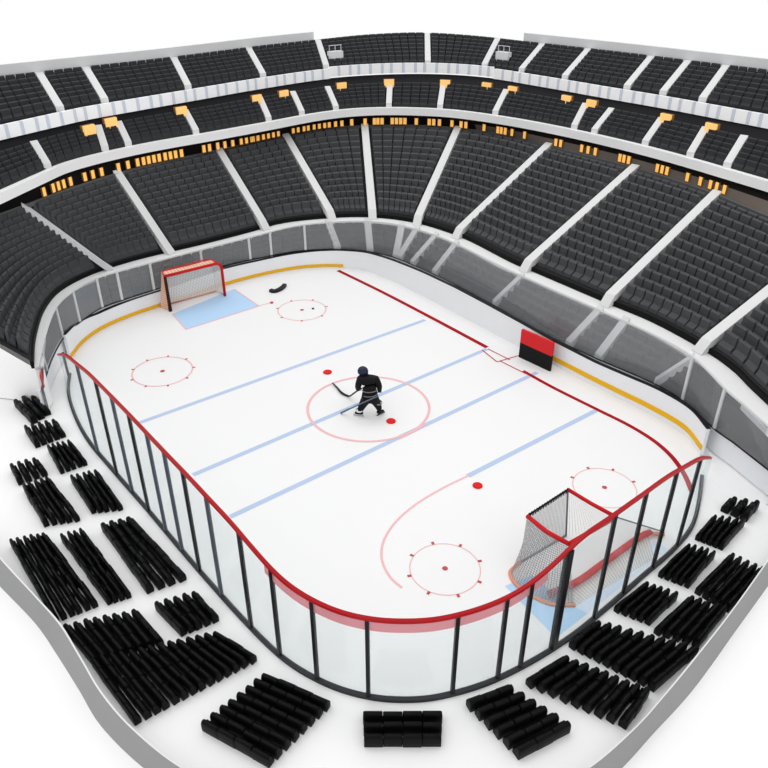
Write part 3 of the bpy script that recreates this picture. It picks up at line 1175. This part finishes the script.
bm = NB(); tube(bm, crv([g1 + up * GH, t1 + dx * .08 + up * .05, (t1 + t2) / 2 + up * .10, t2 + up * .07, g2 + up * GH - dx * .22], 30), .03, 8)
part('rear_top_bar', bm, 'netred', goal)
bm = NB(); quad_net(bm, t1, t2, b2, b1)
part('rear_netting', bm, 'netwhite', goal)
bm = NB(); quad_net(bm, g1 + up * GH, t1, b1, g1)
part('side_netting', bm, 'netpeach', goal)
bm = NB(); quad_net(bm, g2 + up * (GH - .1), t2, b2, g2)
part('side_netting', bm, 'netwhite', goal)
bm = NB(); quad_net(bm, t1 + up * .06, t2 + up * .06, g2 + up * GH - dx * .22, g1 + up * GH)
part('top_netting', bm, 'netpeach', goal)

# right goal, behind the near glass
A0, B0, C0, D0 = at(520, 563), at(566, 536), at(612, 563), at(563, 595)
HZ = 1.38
TA, TB, TC, TD = [at(*p, z=HZ) for p in ((527, 516), (568, 489.5), (616, 517), (569, 544))]
goal2 = empty('hockey_goal', Vector((A0 + C0) / 2))
tag(goal2, 'large red framed hockey goal with grey netting behind the near glass', 'goal', 'hockey goals')
bm = NB(); tube(bm, [TA, (TA + TD) / 2 - up * .07, TD], .055, 8)
part('top_bar', bm, 'netred', goal2)
bm = NB(); tube(bm, [TB, (TB + TC) / 2 - up * .02, TC], .05, 8)
part('top_bar', bm, 'netred', goal2)
bm = NB(); tube(bm, [TD, TC], .055, 8)
part('top_bar', bm, 'netred', goal2)
bm = NB()
tube(bm, np.linspace(TA, TB, 9), .025, 6)
for k in range(16):
    p = TA + (TB - TA) * (k + .5) / 16
    tube(bm, [p - up * .09 - (TB - TA) * .02, p + up * .05 + (TB - TA) * .02], .018, 5)
part('laced_bar', bm, 'cordblack', goal2)
E0 = at(664, 533)
L1, L2, L3, L4 = at(510, 574), at(521, 590), at(551, 605), at(575, 606)
bm = NB(); tube(bm, crv([A0 + up * .03, L1 + up * .03, L2 + up * .03, L3 + up * .03, L4 + up * .03], 40), .045, 8)
part('base_frame', bm, 'peachtube', goal2)
bm = NB(); tube(bm, crv([at(549, 594, .12), at(575, 583, .14), at(605, 562, .14), at(640, 537, .14), at(650, 532, .12)], 40), .085, 10)
tb = part('bottom_pad', bm, 'netred', goal2)
bm = NB(); tube(bm, [at(648, 533, .1), at(664, 534.5, .06)], .05, 8)
part('pad_end', bm, 'peachtube', tb)
bm = NB(); tube(bm, [TB, B0 + up * .02], .022, 6)
part('rear_upright', bm, 'greytube', goal2)
bm = NB(); tube(bm, [TC, E0 + up * .03], .02, 6)
part('side_stay', bm, 'greytube', goal2)
bm = NB(); tube(bm, [A0 + up * .02, B0 + up * .02], .03, 6)
part('rear_base_bar', bm, 'greytube', goal2)
bm = NB(); quad_net(bm, TA, TB, B0, A0)
part('rear_netting', bm, 'netgrey', goal2)
bm = NB()
uvl = bm.loops.layers.uv.verify()
tt_ = crv([TA, (TA + TD) / 2 - up * .07, TD], 15)
bt_ = crv([A0, L1, L2, L3, L4], 15)
g = [[bm.verts.new(tt_[j] * (1 - v) + bt_[j] * v) for j in range(15)] for v in np.linspace(0, 1, 9)]
for i in range(8):
    for j in range(14):
        f = bm.faces.new((g[i][j], g[i][j + 1], g[i + 1][j + 1], g[i + 1][j]))
        for l, (uu, vv) in zip(f.loops, ((j, i), (j + 1, i), (j + 1, i + 1), (j, i + 1))):
            l[uvl].uv = (uu / 14, vv / 8)
part('side_netting', bm, 'netgrey', goal2)
bm = NB(); quad_net(bm, TB, TC, E0, B0)
part('side_netting', bm, 'netpale', goal2)
bm = NB(); quad_net(bm, at(556, 592, .05), at(648, 534, .05), at(655, 558, .01), at(576, 606, .01), n=8)
part('lower_netting', bm, 'netwhite', goal2)

# ------------------------------------------------------------------ loose things on the ice
for i, (x, y, lb) in enumerate(((327.5, 372.5, 'red disc lying on the ice above the player'), (391, 421.5, 'red disc lying on the ice at the feet of the player'),
                                (477.5, 486, 'red disc lying alone on the ice near the right goal'))):
    c = at(x, y)
    r = (.155, .15, .14)[i]
    bm = NB()
    bmesh.ops.create_cone(bm, cap_ends=True, segments=28, radius1=r, radius2=r, depth=.04)
    bmesh.ops.bevel(bm, geom=[e for e in bm.edges if abs(e.verts[0].co.z - e.verts[1].co.z) < 1e-4], offset=.012, segments=2, affect='EDGES')
    bmesh.ops.translate(bm, verts=bm.verts, vec=(0, 0, .02))
    me = bpy.data.meshes.new('red_disc'); bm.to_mesh(me); bm.free()
    o = link('red_disc', me, None, ('reddot',))
    o.location = c
    tag(o, lb, 'disc', 'red discs on the ice')
for x, y, r, lb in ((271.7, 303, .07, 'tiny reddish puck beside the far face-off circle'), (313, 309, .05, 'tiny dark puck inside the far face-off circle')):
    bm = NB()
    bmesh.ops.create_cone(bm, cap_ends=True, segments=16, radius1=r, radius2=r, depth=.04)
    bmesh.ops.translate(bm, verts=bm.verts, vec=(0, 0, .02))
    me = bpy.data.meshes.new('puck'); bm.to_mesh(me); bm.free()
    o = link('puck', me, None, ('tick' if r > .06 else 'netdark',))
    o.location = at(x, y)
    tag(o, lb, 'puck')
bm = NB()
q = crv([at(*p) for p in ((270.5, 291.5), (274, 292.5), (279, 291), (283, 288.3), (285, 286))], 20)
bar(bm, q, .17, .12)
o = part('stick_blade', bm, 'stick', None)
for mod in (o.modifiers.new('bevel', 'BEVEL'),):
    mod.width = .03; mod.segments = 2
tag(o, 'curved black stick blade lying on the ice near the far circle', 'stick blade')

# ------------------------------------------------------------------ player
pf = at(368.5, 415)
player = empty('person', Vector(pf))
tag(player, 'hockey player in black uniform seen from behind, bent over a stick at centre ice', 'person')
# local frame: X to the picture right, Y away from the viewer, metres from the feet


def skin_body(name, nodes, edges, mat_name, parent, sub=2, root=0):
    me = bpy.data.meshes.new(name)
    me.from_pydata([n[:3] for n in nodes], edges, [])
    o = link(name, me, parent, (mat_name,))
    sk = o.modifiers.new('skin', 'SKIN')
    sk.use_smooth_shade = True
    for i, n in enumerate(nodes):
        r = n[3]
        me.skin_vertices[0].data[i].radius = r if isinstance(r, tuple) else (r, r)
        me.skin_vertices[0].data[i].use_root = (i == root)
    ss = o.modifiers.new('sub', 'SUBSURF')
    ss.levels = ss.render_levels = sub
    return o


nodes = [
    (.05, -.08, .76, (.22, .19)),    # 0 pelvis
    (.05, -.02, .92, (.23, .19)),    # 1 waist
    (.02, .07, 1.08, (.25, .20)),    # 2 chest
    (-.03, .15, 1.24, (.21, .16)),   # 3 upper chest
    (-.11, .23, 1.31, .10),         # 4 neck
    (-.16, .28, 1.41, .105),         # 5 head
    (-.17, .30, 1.48, .08),          # 6 crown
    (-.26, .13, 1.24, .135),         # 7 left shoulder
    (-.32, .10, 1.02, .12),          # 8 left elbow
    (-.33, .20, .85, .08),           # 9 left wrist
    (.25, .12, 1.25, .135),          # 10 right shoulder
    (.35, .05, 1.06, .11),          # 11 right elbow
    (.35, .10, .90, .085),            # 12 right wrist
    (-.06, -.07, .66, .18),         # 13 left hip
    (-.14, .02, .45, .155),           # 14 left knee
    (-.24, -.02, .28, .12),         # 15 left shin
    (-.28, -.04, .13, .075),         # 16 left ankle
    (.17, -.07, .66, .18),          # 17 right hip
    (.25, .04, .45, .15),           # 18 right knee
    (.33, .03, .28, .115),            # 19 right shin
    (.36, .02, .13, .075),           # 20 right ankle
    (-.31, .25, .78, .06),           # 21 left palm
    (.36, .14, .78, .06),            # 22 right palm
]
edges = [(0, 1), (1, 2), (2, 3), (3, 4), (4, 5), (5, 6), (3, 7), (7, 8), (8, 9), (3, 10), (10, 11), (11, 12), (0, 13), (13, 14), (14, 15), (15, 16), (0, 17), (17, 18), (18, 19), (19, 20), (9, 21), (12, 22)]
body = skin_body('body', nodes, edges, 'uniform', player)
# gloves with five fingers curled around the stick
for side, (px_, py_, pz_) in ((-1, (-.31, .25, .78)), (1, (.36, .14, .78))):
    gn = [(px_ + side * .03, py_ - .04, pz_ + .05, .06), (px_, py_ + .03, pz_ - .01, .055)]
    ge = [(0, 1)]
    for f in range(4):
        bx_, by_, bz_ = px_ + (f - 1.5) * .026, py_ + .06, pz_ - .02
        ln = (.05, .06, .056, .042)[f]
        b = len(gn)
        gn += [(bx_, by_, bz_, .016), (bx_, by_ + ln * .6, bz_ - .03, .015), (bx_, by_ + ln * .3, bz_ - .065, .012)]
        ge += [(1, b), (b, b + 1), (b + 1, b + 2)]
    b = len(gn)
    gn += [(px_ - side * .055, py_ + .02, pz_ - .02, .018), (px_ - side * .06, py_ + .06, pz_ - .05, .014)]
    ge += [(1, b), (b, b + 1)]
    g_ = skin_body('glove', gn, ge, 'skate', player, 1)
# helmet: shell with brim and ear guards over the head, and a pale chin and face below it
bm = NB()
bmesh.ops.create_uvsphere(bm, u_segments=24, v_segments=14, radius=.168)
for v in bm.verts:
    v.co.y *= 1.14
    if v.co.z < -.02:
        v.co.z = -.02 + (v.co.z + .02) * .75
        if v.co.y > .07:
            v.co.z = max(v.co.z, -.02)
bmesh.ops.rotate(bm, cent=(0, 0, 0), matrix=Matrix.Rotation(math.radians(28), 3, 'Z') @ Matrix.Rotation(math.radians(-18), 3, 'X'), verts=bm.verts)
me = bpy.data.meshes.new('helmet'); bm.to_mesh(me); bm.free()
h = link('helmet', me, player, ('helmet',)); h.location = (-.165, .29, 1.44); smooth(h)
hd = Vector((math.cos(math.radians(118)), math.sin(math.radians(118)), 0))
bm = NB()
bmesh.ops.create_uvsphere(bm, u_segments=16, v_segments=12, radius=.095)
for v in bm.verts:
    v.co.z *= 1.15
bmesh.ops.translate(bm, verts=bm.verts, vec=Vector((-.175, .30, 1.40)) + hd * .075)
nose = Vector((-.175, .30, 1.405)) + hd * .175
tube(bm, [nose + Vector((0, 0, .035)), nose - Vector((0, 0, .012))], [.012, .02], 6)
f_ = part_ = None
me = bpy.data.meshes.new('face'); bm.to_mesh(me); bm.free()
link('face', me, player, ('skin',))
bm = NB()
sd = Vector((-hd.y, hd.x, 0))
for s in (-1, 1):
    bmesh.ops.create_uvsphere(bm, u_segments=8, v_segments=6, radius=.014, matrix=Matrix.Translation(Vector((-.175, .30, 1.43)) + hd * .163 + sd * .036 * s))
tube(bm, [Vector((-.175, .30, 1.355)) + hd * .158 + sd * k for k in (-.03, 0, .03)], .008, 5)
me = bpy.data.meshes.new('features'); bm.to_mesh(me); bm.free()
link('eyes_and_mouth', me, player, ('post',))
# jersey bands, worn around the body and limbs
def band(c, rx, ry, hgt, name, tilt=0.0, m='stripe'):
    bm = NB()
    a = np.linspace(0, 2 * math.pi, 25)[:-1]
    rows = []
    for z, k in ((-hgt / 2, 1), (-hgt / 2, 1.04), (hgt / 2, 1.04), (hgt / 2, 1)):
        rows.append([bm.verts.new((c[0] + rx * k * math.cos(q), c[1] + ry * k * math.sin(q), c[2] + z + tilt * math.cos(q))) for q in a])
    for A_, B_ in zip(rows[:-1], rows[1:]):
        for i in range(24):
            bm.faces.new((A_[i - 1], A_[i], B_[i], B_[i - 1]))
    me = bpy.data.meshes.new(name); bm.to_mesh(me); bm.free()
    return smooth(link(name, me, player, (m,)))


band((.045, .0, .97), .245, .205, .03, 'jersey_band', .012)
band((.05, -.05, .84), .24, .205, .025, 'jersey_band', .02)
band((.275, .04, .47), .155, .155, .055, 'sock_band', -.04)
band((-.285, -.03, .205), .11, .11, .06, 'sock_band', 0, 'white')
# skates
for side, (x, y) in ((-1, (-.30, -.03)), (1, (.38, .04))):
    yaw = math.radians(75 if side < 0 else -50)
    sk = [(0, -.10, .16, .075), (0, -.08, .11, .075), (0, .05, .095, .06), (0, .15, .085, .05)]
    o = skin_body('skate', sk, [(0, 1), (1, 2), (2, 3)], 'skate', player, 2)
    o.location = (x, y, 0)
    o.rotation_euler = (0, 0, yaw)
    bm = NB()
    box(bm, (0, .02, .0), .016, .34, .035)
    box(bm, (0, -.07, .03), .03, .05, .05)
    box(bm, (0, .10, .03), .03, .05, .05)
    me = bpy.data.meshes.new('skate_blade'); bm.to_mesh(me); bm.free()
    link('skate_blade', me, o, ('steel' if side < 0 else 'skate',))
    if side < 0:
        bm = NB()
        box(bm, (0, .02, .045), .09, .30, .02)
        me = bpy.data.meshes.new('skate_sole'); bm.to_mesh(me); bm.free()
        link('skate_sole', me, o, ('white',))

# stick in the left glove: shaft bends at the heel into a long curved blade
hand = pf + np.array([-.32, .28, .76])
bm = NB()
heel = at(348.5, 396.0, .06)
hx = pix(hand)
pts = crv([hand + np.array([.10, -.10, .12]), hand, (hand + heel) / 2 - up * .02, heel, at(342, 393, .05), at(337, 387.5, .05), at(332.5, 383, .06)], 40)
tube(bm, pts, np.interp(np.linspace(0, 1, 40), [0, .5, .7, 1], [.028, .03, .04, .022]), 8)
o = part('hockey_stick', bm, 'stick', None)
tag(o, 'black curved hockey stick reaching left from the gloves of the player', 'hockey stick')
st = empty('hockey_stick', Vector(at(341, 412.5)))
tag(st, 'straight blue grey hockey stick slanting down to the ice before the player', 'hockey stick')
bm = NB()
e1, e0 = at(341, 413, .03), pf + np.array([-.30, -.33, .60])
e2 = pf + np.array([.32, -.32, .92])
tube(bm, [e1 + (e0 - e1) * .42, e0, e2], .022, 8)
part('shaft', bm, 'stickgrey', st)
bm = NB()
bar(bm, np.array([e1, e1 + (e0 - e1) * .25, e1 + (e0 - e1) * .45]), .05, .07, -.03)
part('blade', bm, 'stickgrey', st)
